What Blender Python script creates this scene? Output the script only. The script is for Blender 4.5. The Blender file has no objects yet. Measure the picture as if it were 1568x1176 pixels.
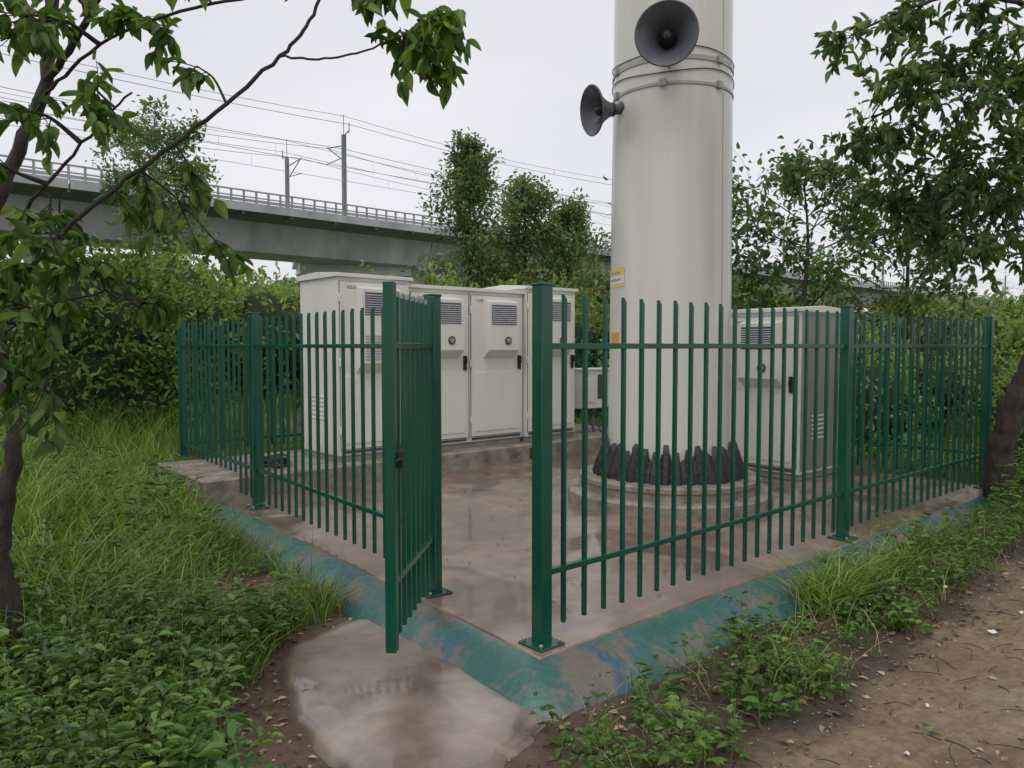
import bpy, math, random
import numpy as np
from mathutils import Vector, Matrix
random.seed(7); rng=np.random.default_rng(7)
scene=bpy.context.scene
# ---------------------------------------------------------------- helpers
def link(o,parent=None):
    scene.collection.objects.link(o)
    if parent: o.parent=parent
    return o
def empty(name,loc=(0,0,0),ang=0):
    e=bpy.data.objects.new(name,None); e.empty_display_size=.2
    e.location=loc; e.rotation_euler=(0,0,ang); return link(e)
def quads(name,V,F,mats,parent=None,smooth=False,attr=None):
    V=np.asarray(V,dtype=np.float32); F=np.asarray(F,dtype=np.int32)
    me=bpy.data.meshes.new(name); n=len(F); k=F.shape[1]
    me.vertices.add(len(V)); me.vertices.foreach_set('co',V.ravel())
    me.loops.add(n*k); me.loops.foreach_set('vertex_index',F.ravel())
    me.polygons.add(n); me.polygons.foreach_set('loop_start',np.arange(0,n*k,k,dtype=np.int32))
    me.polygons.foreach_set('loop_total',np.full(n,k,dtype=np.int32))
    me.update(calc_edges=True); me.validate()
    if smooth: me.polygons.foreach_set('use_smooth',np.ones(n,dtype=bool))
    if attr is not None:
        for an,av in attr.items():
            a=me.attributes.new(an,'FLOAT','POINT'); a.data.foreach_set('value',np.asarray(av,dtype=np.float32))
    for m in (mats if isinstance(mats,list) else [mats]): me.materials.append(m)
    return link(bpy.data.objects.new(name,me),parent)
class PB:
    def __init__(s): s.V=[];s.F=[];s.M=[]
    def add(s,vs,fs,m=0,T=None):
        b=len(s.V)
        for v in vs:
            v=Vector(v); s.V.append(tuple(T@v) if T else tuple(v))
        for f in fs: s.F.append([i+b for i in f]); s.M.append(m)
    def box(s,x0,x1,y0,y1,z0,z1,m=0,T=None,slant=0):
        s.add([(x0,y0,z0),(x1,y0,z0),(x1,y1,z0),(x0,y1,z0),(x0,y0,z1),(x1,y0,z1-slant),(x1,y1,z1-slant),(x0,y1,z1)],
          [(0,3,2,1),(4,5,6,7),(0,1,5,4),(1,2,6,5),(2,3,7,6),(3,0,4,7)],m,T)
    def prism(s,poly,x0,x1,m=0,T=None): # poly in (y,z)
        n=len(poly)
        vs=[(x0,y,z) for y,z in poly]+[(x1,y,z) for y,z in poly]
        fs=[tuple(range(n))[::-1],tuple(range(n,2*n))]+[(i,(i+1)%n,n+(i+1)%n,n+i) for i in range(n)]
        s.add(vs,fs,m,T)
    def lathe(s,prof,n=32,m=0,T=None,cap0=False,cap1=False):
        vs=[];fs=[]
        for r,z in prof:
            for i in range(n):
                a=2*math.pi*i/n; vs.append((r*math.cos(a),r*math.sin(a),z))
        for j in range(len(prof)-1):
            for i in range(n):
                k=(i+1)%n; fs.append((j*n+i,j*n+k,(j+1)*n+k,(j+1)*n+i))
        if cap0: fs.append(tuple(range(n))[::-1])
        if cap1: fs.append(tuple(range((len(prof)-1)*n,len(prof)*n)))
        s.add(vs,fs,m,T)
    def cyl(s,p0,p1,r,n=12,m=0,T=None,r1=None):
        p0=Vector(p0);p1=Vector(p1);d=p1-p0
        R=d.to_track_quat('Z','Y').to_matrix().to_4x4(); M=Matrix.Translation(p0)@R
        s.lathe([(r,0),(r if r1 is None else r1,d.length)],n,m,(T@M) if T else M,True,True)
    def build(s,name,mats,parent=None,bevel=0,smooth=True,ang=35):
        me=bpy.data.meshes.new(name); me.from_pydata(s.V,[],s.F); me.update()
        for m in mats: me.materials.append(m)
        me.polygons.foreach_set('material_index',s.M)
        if smooth:
            me.polygons.foreach_set('use_smooth',[True]*len(s.F))
            me.set_sharp_from_angle(angle=math.radians(ang))
        o=link(bpy.data.objects.new(name,me),parent)
        if bevel:
            b=o.modifiers.new('bevel','BEVEL'); b.width=bevel; b.segments=2; b.limit_method='ANGLE'; b.angle_limit=math.radians(40)
        return o
# ---------------------------------------------------------------- materials
def newmat(name):
    m=bpy.data.materials.new(name); m.use_nodes=True; nt=m.node_tree
    return m,nt,nt.nodes['Principled BSDF'],nt.nodes['Material Output']
def noise(nt,scale,detail=5,rough=.6,coord='Object',stretch=None,dist=0):
    tc=nt.nodes.new('ShaderNodeTexCoord'); n=nt.nodes.new('ShaderNodeTexNoise')
    n.inputs['Scale'].default_value=scale; n.inputs['Detail'].default_value=detail; n.inputs['Roughness'].default_value=rough
    n.inputs['Distortion'].default_value=dist
    if stretch:
        mp=nt.nodes.new('ShaderNodeMapping'); mp.inputs['Scale'].default_value=stretch
        nt.links.new(tc.outputs[coord],mp.inputs[0]); nt.links.new(mp.outputs[0],n.inputs['Vector'])
    else: nt.links.new(tc.outputs[coord],n.inputs['Vector'])
    return n.outputs['Fac']
def ramp(nt,src,stops):
    r=nt.nodes.new('ShaderNodeValToRGB'); e=r.color_ramp.elements
    while len(e)<len(stops): e.new(.5)
    for i,(p,c) in enumerate(stops):
        e[i].position=p; e[i].color=(c,c,c,1) if isinstance(c,(int,float)) else (*c,1)
    nt.links.new(src,r.inputs[0]); return r.outputs[0]
def mix(nt,fac,a,b,mode='MIX'):
    n=nt.nodes.new('ShaderNodeMix'); n.data_type='RGBA'; n.blend_type=mode
    for s,v in ((n.inputs[0],fac),(n.inputs[6],a),(n.inputs[7],b)):
        if isinstance(v,(int,float)): s.default_value=v
        elif isinstance(v,tuple): s.default_value=(*v,1)
        else: nt.links.new(v,s)
    return n.outputs[2]
def bump(nt,bs,src,strength,dist):
    b=nt.nodes.new('ShaderNodeBump'); b.inputs['Strength'].default_value=strength; b.inputs['Distance'].default_value=dist
    nt.links.new(src,b.inputs['Height']); nt.links.new(b.outputs[0],bs.inputs['Normal'])
def simple(name,c1,c2,scale=3,rough=.5,metal=0,stretch=None,bumps=None,rr=None,spec=.5,coord='Object'):
    m,nt,bs,_=newmat(name)
    f=noise(nt,scale,6,.65,coord,stretch)
    nt.links.new(ramp(nt,f,[(.3,c1),(.7,c2)]),bs.inputs['Base Color'])
    bs.inputs['Roughness'].default_value=rough; bs.inputs['Metallic'].default_value=metal
    bs.inputs['Specular IOR Level'].default_value=spec
    if rr: nt.links.new(ramp(nt,noise(nt,scale*1.7,5),[(.35,rr[0]),(.65,rr[1])]),bs.inputs['Roughness'])
    if bumps: bump(nt,bs,noise(nt,bumps[0],8,.7,coord,stretch),bumps[1],bumps[2])
    return m
def leafmat(name,cd,cm,cl,rough=.42,trans=.3,clump=.8):
    m,nt,bs,out=newmat(name)
    g=nt.nodes.new('ShaderNodeNewGeometry')
    c1=ramp(nt,g.outputs['Random Per Island'],[(0,cd),(.5,cm),(1,cl)])
    f=noise(nt,clump,2,.6); c2=ramp(nt,f,[(.3,.60),(.7,1.3)])
    col=mix(nt,1.0,c1,c2,'MULTIPLY'); nt.links.new(col,bs.inputs['Base Color'])
    bs.inputs['Roughness'].default_value=rough; bs.inputs['Specular IOR Level'].default_value=.4
    t=nt.nodes.new('ShaderNodeBsdfTranslucent')
    tc=mix(nt,1.0,col,(1.5,1.5,.8),'MULTIPLY'); nt.links.new(tc,t.inputs[0])
    ms=nt.nodes.new('ShaderNodeMixShader'); ms.inputs[0].default_value=trans
    nt.links.new(bs.outputs[0],ms.inputs[1]); nt.links.new(t.outputs[0],ms.inputs[2]); nt.links.new(ms.outputs[0],out.inputs[0])
    return m
M_leaf_fg=leafmat('leaf_foreground',(.045,.10,.022),(.09,.175,.035),(.19,.30,.06),trans=.42,rough=.33)
M_leaf_fg2=leafmat('leaf_right',(.055,.11,.04),(.10,.175,.06),(.17,.26,.09),trans=.42,rough=.34)
M_leaf_dark=leafmat('leaf_thicket_dark',(.045,.095,.022),(.10,.18,.038),(.21,.31,.07),trans=.38)
M_leaf_mid=leafmat('leaf_thicket_mid',(.10,.175,.045),(.18,.28,.07),(.30,.40,.12),clump=.4,trans=.38)
M_leaf_pop=leafmat('leaf_poplar',(.12,.18,.085),(.17,.245,.11),(.24,.32,.15),clump=.5,trans=.42)
M_leaf_far=leafmat('leaf_far',(.17,.22,.12),(.22,.29,.14),(.29,.36,.18),clump=.15)  # distance haze is put into the colour as paler greens
M_grass=leafmat('grass_blades',(.085,.16,.03),(.17,.29,.05),(.34,.44,.13),clump=.9,rough=.36,trans=.4)
M_weed=leafmat('weed_leaves',(.055,.12,.024),(.11,.21,.04),(.21,.33,.075),clump=1.4,rough=.36,trans=.35)
M_bark=simple('bark',(.022,.016,.012),(.08,.06,.045),18,.7,stretch=(1,1,.3),bumps=(30,1.0,.03))
M_core=simple('dark_core_fill',(.012,.025,.007),(.05,.085,.022),7,.9,bumps=(6,1,.2))  # shade of the leaf gaps is put into this dark core colour
M_fence=simple('green_fence_paint',(.002,.062,.036),(.004,.086,.050),2,.25,rr=(.14,.34))
M_black=simple('black_plastic',(.008,.008,.009),(.02,.02,.022),14,.4,rr=(.25,.6),bumps=(20,.5,.02))
M_steel=simple('galvanised_steel',(.3,.31,.32),(.45,.46,.47),20,.45,metal=.7)
M_horn=simple('grey_horn',(.06,.065,.08),(.10,.105,.12),5,.34)
M_darkgrey=simple('dark_grille',(.05,.05,.055),(.09,.09,.095),10,.5)
M_skirt=simple('grey_base_frame',(.2,.2,.19),(.3,.29,.27),8,.55)
def cabmat():
    m,nt,bs,_=newmat('cabinet_paint')
    tc=nt.nodes.new('ShaderNodeTexCoord'); sx=nt.nodes.new('ShaderNodeSeparateXYZ'); nt.links.new(tc.outputs['Object'],sx.inputs[0])
    g=ramp(nt,sx.outputs['Z'],[(0,.75),(.25,0.0)])
    st=ramp(nt,noise(nt,7,6,.6,stretch=(1,1,.12)),[(.45,0.0),(.75,.35)])
    base=mix(nt,st,(.72,.71,.655),(.56,.54,.48))
    d=mix(nt,1.0,g,ramp(nt,noise(nt,9,6),[(.3,.1),(.7,1.0)]),'MULTIPLY')
    nt.links.new(mix(nt,d,base,(.36,.30,.24)),bs.inputs['Base Color']); bs.inputs['Roughness'].default_value=.36
    bump(nt,bs,noise(nt,60,3),.05,.002); return m
M_cab=cabmat()
M_cabside=simple('grey_side_panel',(.20,.19,.17),(.28,.27,.24),5,.5,stretch=(1,1,.15))  # darker grey for a thin sheet added over one cabinet side
def polemat():
    m,nt,bs,_=newmat('pole_paint')
    s=ramp(nt,noise(nt,1.8,5,.55,stretch=(2.2,2.2,.07)),[(.42,0.0),(.80,.8)])
    b=mix(nt,s,(.62,.61,.555),(.48,.465,.41))
    sp=ramp(nt,noise(nt,7,4,.7),[(.70,0.0),(.75,.6)])
    nt.links.new(mix(nt,sp,b,(.25,.22,.18)),bs.inputs['Base Color']); bs.inputs['Roughness'].default_value=.28
    bs.inputs['Coat Weight'].default_value=.4; bs.inputs['Coat Roughness'].default_value=.12; return m
M_pole=polemat()
def wetconc(name,ca,cb,cc,th=(.44,.56),cr=(.02,.26)):
    m,nt,bs,_=newmat(name)
    f=noise(nt,.9,7,.6,dist=.6); f2=noise(nt,5,7,.65)
    c=ramp(nt,f,[(.3,ca),(.5,cb),(.72,cc)])
    c=mix(nt,.7,c,ramp(nt,f2,[(.3,.5),(.7,1.4)]),'MULTIPLY')
    wet=ramp(nt,noise(nt,1.3,5,.5,dist=.8),[(th[0],1.0),(th[1],0.0)])   # 1 = standing film of water
    c=mix(nt,wet,c,mix(nt,1.0,c,(.62,.58,.56),'MULTIPLY'))
    sp=ramp(nt,noise(nt,42,3,.8),[(.64,0.0),(.71,.75)])
    nt.links.new(mix(nt,sp,c,(.06,.042,.03)),bs.inputs['Base Color'])
    bs.inputs['Roughness'].default_value=.4
    bs.inputs['IOR'].default_value=1.5
    bs.inputs['Coat Weight'].default_value=1.0; bs.inputs['Coat IOR'].default_value=1.6
    nt.links.new(ramp(nt,wet,[(0,cr[1]),(1,cr[0])]),bs.inputs['Coat Roughness'])
    b=nt.nodes.new('ShaderNodeBump'); b.inputs['Distance'].default_value=.02
    inv=nt.nodes.new('ShaderNodeMath'); inv.operation='MULTIPLY_ADD'; inv.inputs[1].default_value=-.14; inv.inputs[2].default_value=.16
    nt.links.new(wet,inv.inputs[0]); nt.links.new(inv.outputs[0],b.inputs['Strength'])
    nt.links.new(noise(nt,9,7,.7),b.inputs['Height']); nt.links.new(b.outputs[0],bs.inputs['Normal']); nt.links.new(b.outputs[0],bs.inputs['Coat Normal'])
    return m
M_slab=wetconc('wet_muddy_concrete',(.185,.122,.082),(.26,.175,.118),(.32,.245,.18))
M_ramp=wetconc('wet_ramp_concrete',(.18,.115,.075),(.26,.19,.14),(.40,.355,.31),(.42,.60),(.04,.32))
M_plinth=simple('plinth_concrete',(.13,.105,.08),(.37,.32,.255),5,.5,bumps=(14,.6,.03),rr=(.2,.7))
def stripmat():
    m,nt,bs,_=newmat('teal_waterproof_paint')
    c=ramp(nt,noise(nt,1.6,6,.6,dist=.5),[(.38,(.008,.10,.078)),(.52,(.015,.12,.105)),(.60,(.015,.07,.13)),(.70,(.03,.12,.14))])
    w=ramp(nt,noise(nt,3.2,10,.78),[(.49,0.0),(.56,.95)])
    c=mix(nt,w,c,(.145,.115,.088))
    nt.links.new(c,bs.inputs['Base Color']); bs.inputs['Roughness'].default_value=.4
    bs.inputs['Coat Weight'].default_value=1; nt.links.new(ramp(nt,noise(nt,2.5,6),[(.42,.04),(.62,.35)]),bs.inputs['Coat Roughness'])
    b=nt.nodes.new('ShaderNodeBump'); b.inputs['Strength'].default_value=.5; b.inputs['Distance'].default_value=.035
    nt.links.new(noise(nt,6,8,.68),b.inputs['Height']); nt.links.new(b.outputs[0],bs.inputs['Normal']); nt.links.new(b.outputs[0],bs.inputs['Coat Normal']); return m
M_strip=stripmat()
M_viad=simple('viaduct_concrete',(.27,.27,.28),(.52,.52,.53),.35,.8,stretch=(1,1,.25))
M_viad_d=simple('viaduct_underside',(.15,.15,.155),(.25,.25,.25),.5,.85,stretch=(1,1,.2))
M_viad_r=simple('parapet_grey',(.27,.27,.285),(.38,.38,.395),.6,.7)
M_mast=simple('mast_steel',(.14,.15,.16),(.22,.23,.24),1,.6)
M_white=simple('white_wall',(.6,.61,.62),(.72,.73,.74),.5,.7)
M_litter=leafmat('litter',(.06,.035,.02),(.17,.11,.055),(.42,.33,.2),trans=.05)
M_peb=simple('pebble_stone',(.18,.15,.12),(.5,.47,.43),3,.8)
# ---------------------------------------------------------------- layout
A=np.array([.15,3.76]);B=np.array([2.58,5.86]);C=np.array([5.0,7.97]);E=np.array([-2.36,6.98]);F_=np.array([-3.83,8.80]);G=np.array([-.476,4.56])
D=C+F_-A
U=np.array([.757,.654]);Vv=np.array([-.654,.757]); ANG=math.atan2(.654,.757)
poly=[A,C,D,F_]
def edges():
    for i in range(4):
        p,q=poly[i],poly[(i+1)%4]; d=(q-p)/np.linalg.norm(q-p); yield p,q,d,np.array([d[1],-d[0]])
def sd(x,y):
    r=None
    for p,q,d,n in edges():
        v=(x-p[0])*n[0]+(y-p[1])*n[1]; r=v if r is None else np.maximum(r,v)
    return r
def sstep(a,b,x):
    t=np.clip((x-a)/(b-a),0,1); return t*t*(3-2*t)
def wob(x,y,f=1.0,s=0.0):
    return (np.sin(x*2.1*f+1.3+s)*np.cos(y*1.7*f-.4+s)+.5*np.sin(x*5.3*f+y*4.1*f+s)+.25*np.sin(x*11.7*f-y*9.3*f+2+s))/1.75
def pathd(x,y): return (x-.6)*.67-(y-2.7)*.742
def gh(x,y):
    s=sd(x,y)
    h=-.165+.02*wob(x,y,1.3)+.010*wob(x,y,6)+.006*wob(x,y,14,3)
    h=h+.46*sstep(.5,2.4,s)*sstep(-1.0,-3.2,x)*(.12+.88*sstep(3.6,6.5,y))
    h=h+.14*sstep(.35,.7,s)*sstep(-2.2,-3.0,x)
    h=h+.10*sstep(.5,1.6,s)*sstep(1.6,3.5,x)
    h=h+.09*sstep(2.2,3.4,x)*(1-sstep(.3,1.2,s))
    h=h-.17*(1-sstep(.22,.38,s))
    return h
def offpoly(o):
    L=list(edges()); out=[]
    for i in range(4):
        _,_,d0,n0=L[i-1]; p,_,d1,n1=L[i]
        m=(n0+n1); m=m/np.linalg.norm(m); out.append(p+m*o/np.dot(m,n1))
    return out
def axis(lo,hi,st,flo,fhi):
    a=list(np.arange(lo,hi,st)); s=st; x=a[-1]
    while x<fhi: s*=1.13; x+=s; a.append(x)
    s=st;x=lo;b=[]
    while x>flo: s*=1.13; x-=s; b.append(x)
    return np.array(b[::-1]+a)
rp=[(-.62,4.75),(-.95,4.55),(-1.12,4.35),(-1.24,4.09),(-1.2,3.75),(-1.04,3.45),(-.93,3.2),(-.78,3.0),(-.6,2.82),(-.42,2.72),(-.2,2.74),(-.02,2.86),(.06,3.02),(.14,3.2),(.2,3.4),(0,3.75),(-.3,4.3)]
def smooth_poly(p,it=2):
    p=np.array(p)
    for _ in range(it):
        q=np.roll(p,-1,0); p=np.stack([.75*p+.25*q,.25*p+.75*q],1).reshape(-1,2)
    return p
sp=smooth_poly(rp,3); spc=sp.mean(0)
xs=axis(-5,6.2,.05,-700,700); ys=axis(1.8,9,.05,-300,900)
X,Y=np.meshgrid(xs,ys); Z=gh(X,Y)
far=sstep(15,60,np.hypot(X,Y)); Z=Z*(1-far)
nx,ny=len(xs),len(ys); I=np.arange(nx*ny).reshape(ny,nx)
Fq=np.stack([I[:-1,:-1],I[:-1,1:],I[1:,1:],I[1:,:-1]],-1).reshape(-1,4)
pd=pathd(X,Y)+.16*wob(X,Y,1.1)+.06*wob(X,Y,4)
dirt=sstep(-.12,.18,pd)
def mudm(x,y):
    a=(((x+1.75)/.5)**2+((y-4.95)/.42)**2)
    b=(((x+.53)/.80)**2+((y-3.6)/1.25)**2)
    return np.minimum(a,b)
mud=np.exp(-np.minimum(mudm(X,Y),5)**2*.5)
def groundmat():
    m,nt,bs,_=newmat('ground_soil')
    at=nt.nodes.new('ShaderNodeAttribute'); at.attribute_name='dirt'
    am=nt.nodes.new('ShaderNodeAttribute'); am.attribute_name='mud'
    soil=ramp(nt,noise(nt,3,8,.7),[(.3,(.05,.036,.023)),(.55,(.11,.078,.05)),(.75,(.15,.125,.075))])
    pt=ramp(nt,noise(nt,1.4,8,.7),[(.3,(.21,.135,.08)),(.5,(.34,.23,.145)),(.72,(.47,.36,.25))])
    pt=mix(nt,.8,pt,ramp(nt,noise(nt,17,7,.78),[(.3,.45),(.7,1.45)]),'MULTIPLY')
    c=mix(nt,at.outputs['Fac'],soil,pt)
    c=mix(nt,am.outputs['Fac'],c,mix(nt,.8,(.25,.155,.105),ramp(nt,noise(nt,8,7,.75),[(.3,.4),(.7,1.4)]),'MULTIPLY'))
    tc=nt.nodes.new('ShaderNodeTexCoord'); ln=nt.nodes.new('ShaderNodeVectorMath'); ln.operation='LENGTH'
    nt.links.new(tc.outputs['Object'],ln.inputs[0])
    mr=nt.nodes.new('ShaderNodeMapRange'); mr.inputs[1].default_value=14; mr.inputs[2].default_value=30
    nt.links.new(ln.outputs['Value'],mr.inputs[0])
    c=mix(nt,mr.outputs[0],c,ramp(nt,noise(nt,.2,6),[(.3,(.08,.14,.04)),(.7,(.15,.21,.08))]))
    nt.links.new(c,bs.inputs['Base Color'])
    nt.links.new(ramp(nt,noise(nt,2.3,6),[(.38,.25),(.6,.8)]),bs.inputs['Roughness'])
    bump(nt,bs,noise(nt,11,10,.75),1.0,.06); return m
quads('ground',np.stack([X,Y,Z],-1).reshape(-1,3),Fq,groundmat(),smooth=True,attr={'dirt':dirt.ravel(),'mud':mud.ravel()})
pb=PB(); op=offpoly(.13)
pb.add([(p[0],p[1],0) for p in op]+[(p[0],p[1],-.3) for p in op],[(0,1,2,3)]+[(i,4+i,4+(i+1)%4,(i+1)%4) for i in range(4)])
pb.build('concrete_slab',[M_slab],bevel=.015,smooth=False)
base=empty('painted_concrete_border')
offs=[.128,.20,.29,.37,.42]; zz=[-.004,-.018,-.07,-.135,-.20]
rings=[]
for k,o in enumerate(offs):
    P=offpoly(o); ring=[]
    for i in range(4):
        p,q=P[i],P[(i+1)%4]; n=110
        for j in range(n):
            t=j/n; ring.append(p*(1-t)+q*t)
    ring=np.array(ring); cen=np.mean(ring,0)
    for _ in range(k*3): ring=(np.roll(ring,1,0)+ring*2+np.roll(ring,-1,0))/4
    w=wob(ring[:,0],ring[:,1],1.4)*.05*(k/4)+wob(ring[:,0],ring[:,1],4)*.03*(k/4)
    d=ring-cen; d/=np.linalg.norm(d,axis=1)[:,None]
    ring=ring+d*w[:,None]
    z=np.full(len(ring),zz[k])+.012*wob(ring[:,0],ring[:,1],5,k)*(0 if k==0 else 1)
    rings.append(np.column_stack([ring,z]))
R=np.array(rings); nr,nn=R.shape[:2]; I=np.arange(nr*nn).reshape(nr,nn)
J=np.roll(I,-1,1)
quads('sloped_band',R.reshape(-1,3),np.stack([I[:-1],I[1:],J[1:],J[:-1]],-1).reshape(-1,4),M_strip,base,smooth=True)
pb=PB(); c=spc; n=len(sp); ii=np.arange(n)*2*np.pi/n
jit=1+.018*np.sin(ii*7+1)+.012*np.sin(ii*13+2)+.007*np.sin(ii*23)
vs=[(c[0],c[1],-.115)]
for f,z in ((.5,-.118),(.88,-.126),(.97,-.145),(1.0,-.21)):
    for i in range(n):
        q=c+(sp[i]-c)*f*jit[i]; vs.append((q[0],q[1],z+.004*wob(q[0],q[1],3)))
fs=[(0,1+i,1+(i+1)%n) for i in range(n)]
for k in range(3):
    for i in range(n):
        a=1+k*n+i;b=1+k*n+(i+1)%n; fs.append((a,a+n,b+n,b))
pb.add(vs,fs); pb.build('concrete_ramp',[M_ramp],smooth=True,ang=60)
# ---------------------------------------------------------------- fence
def segmat(p,q):
    d=q-p; return Matrix.Translation((p[0],p[1],0))@Matrix.Rotation(math.atan2(d[1],d[0]),4,'Z'),float(np.linalg.norm(d))
def zb(p):
    q=np.array(p)-A; v=q@Vv; return .22 if v>4.55 else 0.0
def panel(pb,p,q,margin=.04,sp=.15):
    T,L=segmat(p,q)
    pb.box(margin,L-margin,-.016,.016,1.485,1.515,0,T); pb.box(margin,L-margin,-.016,.016,.345,.375,0,T)
    n=int(round(L/sp)); 
    for i in range(1,n):
        x=i*L/n+random.uniform(-.002,.002); w=p+(q-p)*(x/L); z0=.075 if zb(w)==0 else .26
        pb.box(x-.0105,x+.0105,-.0115,.0115,z0,1.765+random.uniform(-.003,.003),0,T,slant=.028)
def post(pb,p,ang,hw=.038,h=1.8):
    T=Matrix.Translation((p[0],p[1],0))@Matrix.Rotation(ang,4,'Z'); z=zb(p)
    pb.box(-hw,hw,-hw,hw,z+.004,h,0,T); pb.box(-hw-.004,hw+.004,-hw-.004,hw+.004,h-.004,h+.01,0,T)
    pb.box(-.085,.085,-.085,.085,z+.001,z+.011,0,T)
    for sx in(-1,1):
        for sy in(-1,1):
            pb.cyl((sx*.064,sy*.064,z+.011),(sx*.064,sy*.064,z+.03),.011,6,1,T)
fe=empty('metal_picket_fence')
aR=math.atan2(*(C-A)[::-1]); aL=math.atan2(*(F_-A)[::-1])
for nm,p,q in(('panel_front_a',A,B),('panel_front_b',B,C),('panel_side_a',G,E),('panel_side_b',E,F_)):
    pb=PB(); panel(pb,p,q); pb.build(nm,[M_fence,M_steel],fe,bevel=.002)
for nm,p,q in(('panel_rear_a',C,D),('panel_rear_b',D,F_)):
    for i in range(2):
        pb=PB(); panel(pb,p+(q-p)*i/2,p+(q-p)*(i+1)/2); pb.build(nm+'_%d'%i,[M_fence,M_steel],fe)
pb=PB()
for p,a in((A,aR),(B,aR),(C,aR),(G,aL),(E,aL),(F_,aL),(D,aR),((C+D)/2,aL),((D+F_)/2,aR)): post(pb,p,a,.037)
T=Matrix.Translation((A[0],A[1],0))@Matrix.Rotation(aL,4,'Z')
pb.box(.037,.075,-.02,.02,.93,.99,2,T)
pb.build('posts',[M_fence,M_steel,M_black],fe,bevel=.004)
ge=empty('open_gate')
Hn=G+np.array([.0,-.06]); Fr=np.array([-.576,3.54])
T,L=segmat(Hn,Fr); pb=PB()
pb.box(0,.045,-.024,.024,.05,1.79,0,T); pb.box(L-.055,L,-.026,.026,.04,1.80,0,T)
pb.box(.045,L-.055,-.015,.015,1.485,1.517,0,T); pb.box(.045,L-.055,-.015,.015,.345,.377,0,T)
for i in range(1,8):
    x=.045+(L-.1)*i/8; pb.box(x-.0105,x+.0105,-.0115,.0115,.08,1.765,0,T,slant=.028)
pb.box(L-.09,L-.05,.026,.05,.92,1.0,1,T); pb.cyl((L-.1,.04,.965),(L+.02,.04,.965),.008,8,1,T)
for z in(.3,1.55): pb.cyl((-.015,0,z),(-.015,0,z+.1),.014,10,1,T)
pb.build('gate_leaf',[M_fence,M_black],ge,bevel=.003)
# ---------------------------------------------------------------- plinth + cabinets
def fr(u,v): w=A+U*u+Vv*v; return (float(w[0]),float(w[1]))
pl=empty('concrete_equipment_plinth',(*fr(0,0),0),ANG)
pb=PB(); pb.box(-.12,6.4,4.55,6.05,-.25,.22); pb.build('plinth_block',[M_plinth],pl,bevel=.02)
M_label=simple('label_plate',(.25,.26,.3),(.5,.5,.52),30,.4)
def cabinet(loc,ang,W,Dp,H,doors=1,hood=.72,capx=.03,grey=False):
    e=empty('equipment_cabinet',loc,ang); pb=PB()
    pb.box(.015,W-.015,.02,Dp-.015,0,.07,6)
    pb.box(0,W,0,Dp,.07,H-.075,0)
    pb.prism([(-capx-.01,H-.075),(Dp+capx,H-.075),(Dp+capx,H-.02),(Dp*.5,H),(-capx-.01,H-.035)],-capx,W+capx,0)
    dw=W/doors
    for k in range(doors):
        x0=k*dw+.03; x1=(k+1)*dw-.03
        pb.box(x0-.006,x1+.006,-.005,.004,.134,H-.119,2)      # dark door gap
        pb.box(x0,x1,-.022,.003,.14,H-.125,0)               # door
        pb.box(x0+.05,x1-.05,-.030,-.018,.20,.95,0)
        pb.box(x0+.012,x1-.012,-.012,.01,.095,.12,2)
        hx0=x0+.20*dw; hx1=x0+.76*dw; zt=H-.17; zl=H-.17-hood
        pb.prism([(-.02,zt),(-.15,zt-.03),(-.15,zl+.10),(-.02,zl-.01)],hx0,hx1,0)
        gx0=hx0+.045; gx1=hx1-.045; gz1=zt-.07; gz0=gz1-.25
        pb.box(gx0,gx1,-.153,-.14,gz0,gz1,2)
        n=9
        for i in range(n):
            z=gz0+.012+(gz1-gz0-.02)*i/n
            pb.prism([(-.153,z),(-.163,z-.004),(-.157,z+.014)],gx0,gx1,3)
        if hood>.9:
            for i in range(9):
                z=zl+.14+i*.032; pb.prism([(-.149,z),(-.158,z-.004),(-.152,z+.014)],gx0,gx1,3)
        cx=(hx0+hx1)/2+.06; cz=zl+.22+(.22 if hood>.9 else 0)
        pb.cyl((cx,-.148,cz),(cx,-.166,cz),.052,20,2); pb.cyl((cx,-.16,cz),(cx,-.17,cz),.03,16,3)
        pb.box(x1-.075,x1-.035,-.05,-.02,.98,1.16,4); pb.box(x1-.066,x1-.044,-.075,-.045,1.06,1.15,4)
        for z in(.3,H*.5,H-.35): pb.cyl((x0-.012,-.02,z),(x0-.012,-.02,z+.09),.011,8,0)
        pb.box(x0+.08,x0+.20,-.026,-.02,H-.2,H-.165,5)
        if k>0: pb.box(k*dw-.004,k*dw+.004,-.004,.01,.1,H-.09,2)
    for sx,s in((0,-1),(W,1)):
        for i in range(6):
            pb.prism([(Dp*.3,.45+i*.05),(Dp*.7,.45+i*.05),(Dp*.7,.465+i*.05),(Dp*.3,.465+i*.05)],min(sx,sx+s*.008),max(sx,sx+s*.008),0)
    if grey: pb.box(W-.002,W+.004,.03,Dp-.03,.1,H-.09,7); pb.box(W+.002,W+.012,.03,.05,.1,H-.09,7); pb.box(W+.002,W+.012,Dp-.05,Dp-.03,.1,H-.09,7)  # added grey sheet and edge strips make this one side darker
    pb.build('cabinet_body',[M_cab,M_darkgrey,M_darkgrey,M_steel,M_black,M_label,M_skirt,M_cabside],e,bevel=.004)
cabinet((*fr(1.397,4.75),.22),ANG,.925,.9,2.11,1,.95)
cabinet((*fr(2.34,4.80),.22),ANG,1.79,.85,2.04,2,.74)
cabinet((*fr(4.15,4.75),.22),ANG,.92,.9,2.11,1,.80)
Pc=np.array([3.16,8.32])+Vv*.9
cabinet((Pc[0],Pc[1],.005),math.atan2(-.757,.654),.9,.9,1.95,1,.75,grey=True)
e=empty('outdoor_power_unit',(*fr(5.45,4.95),.22),ANG); pb=PB()
for x in(.04,.5):
    for y in(.04,.26): pb.box(x-.015,x+.015,y-.015,y+.015,0,.35,1)
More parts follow.
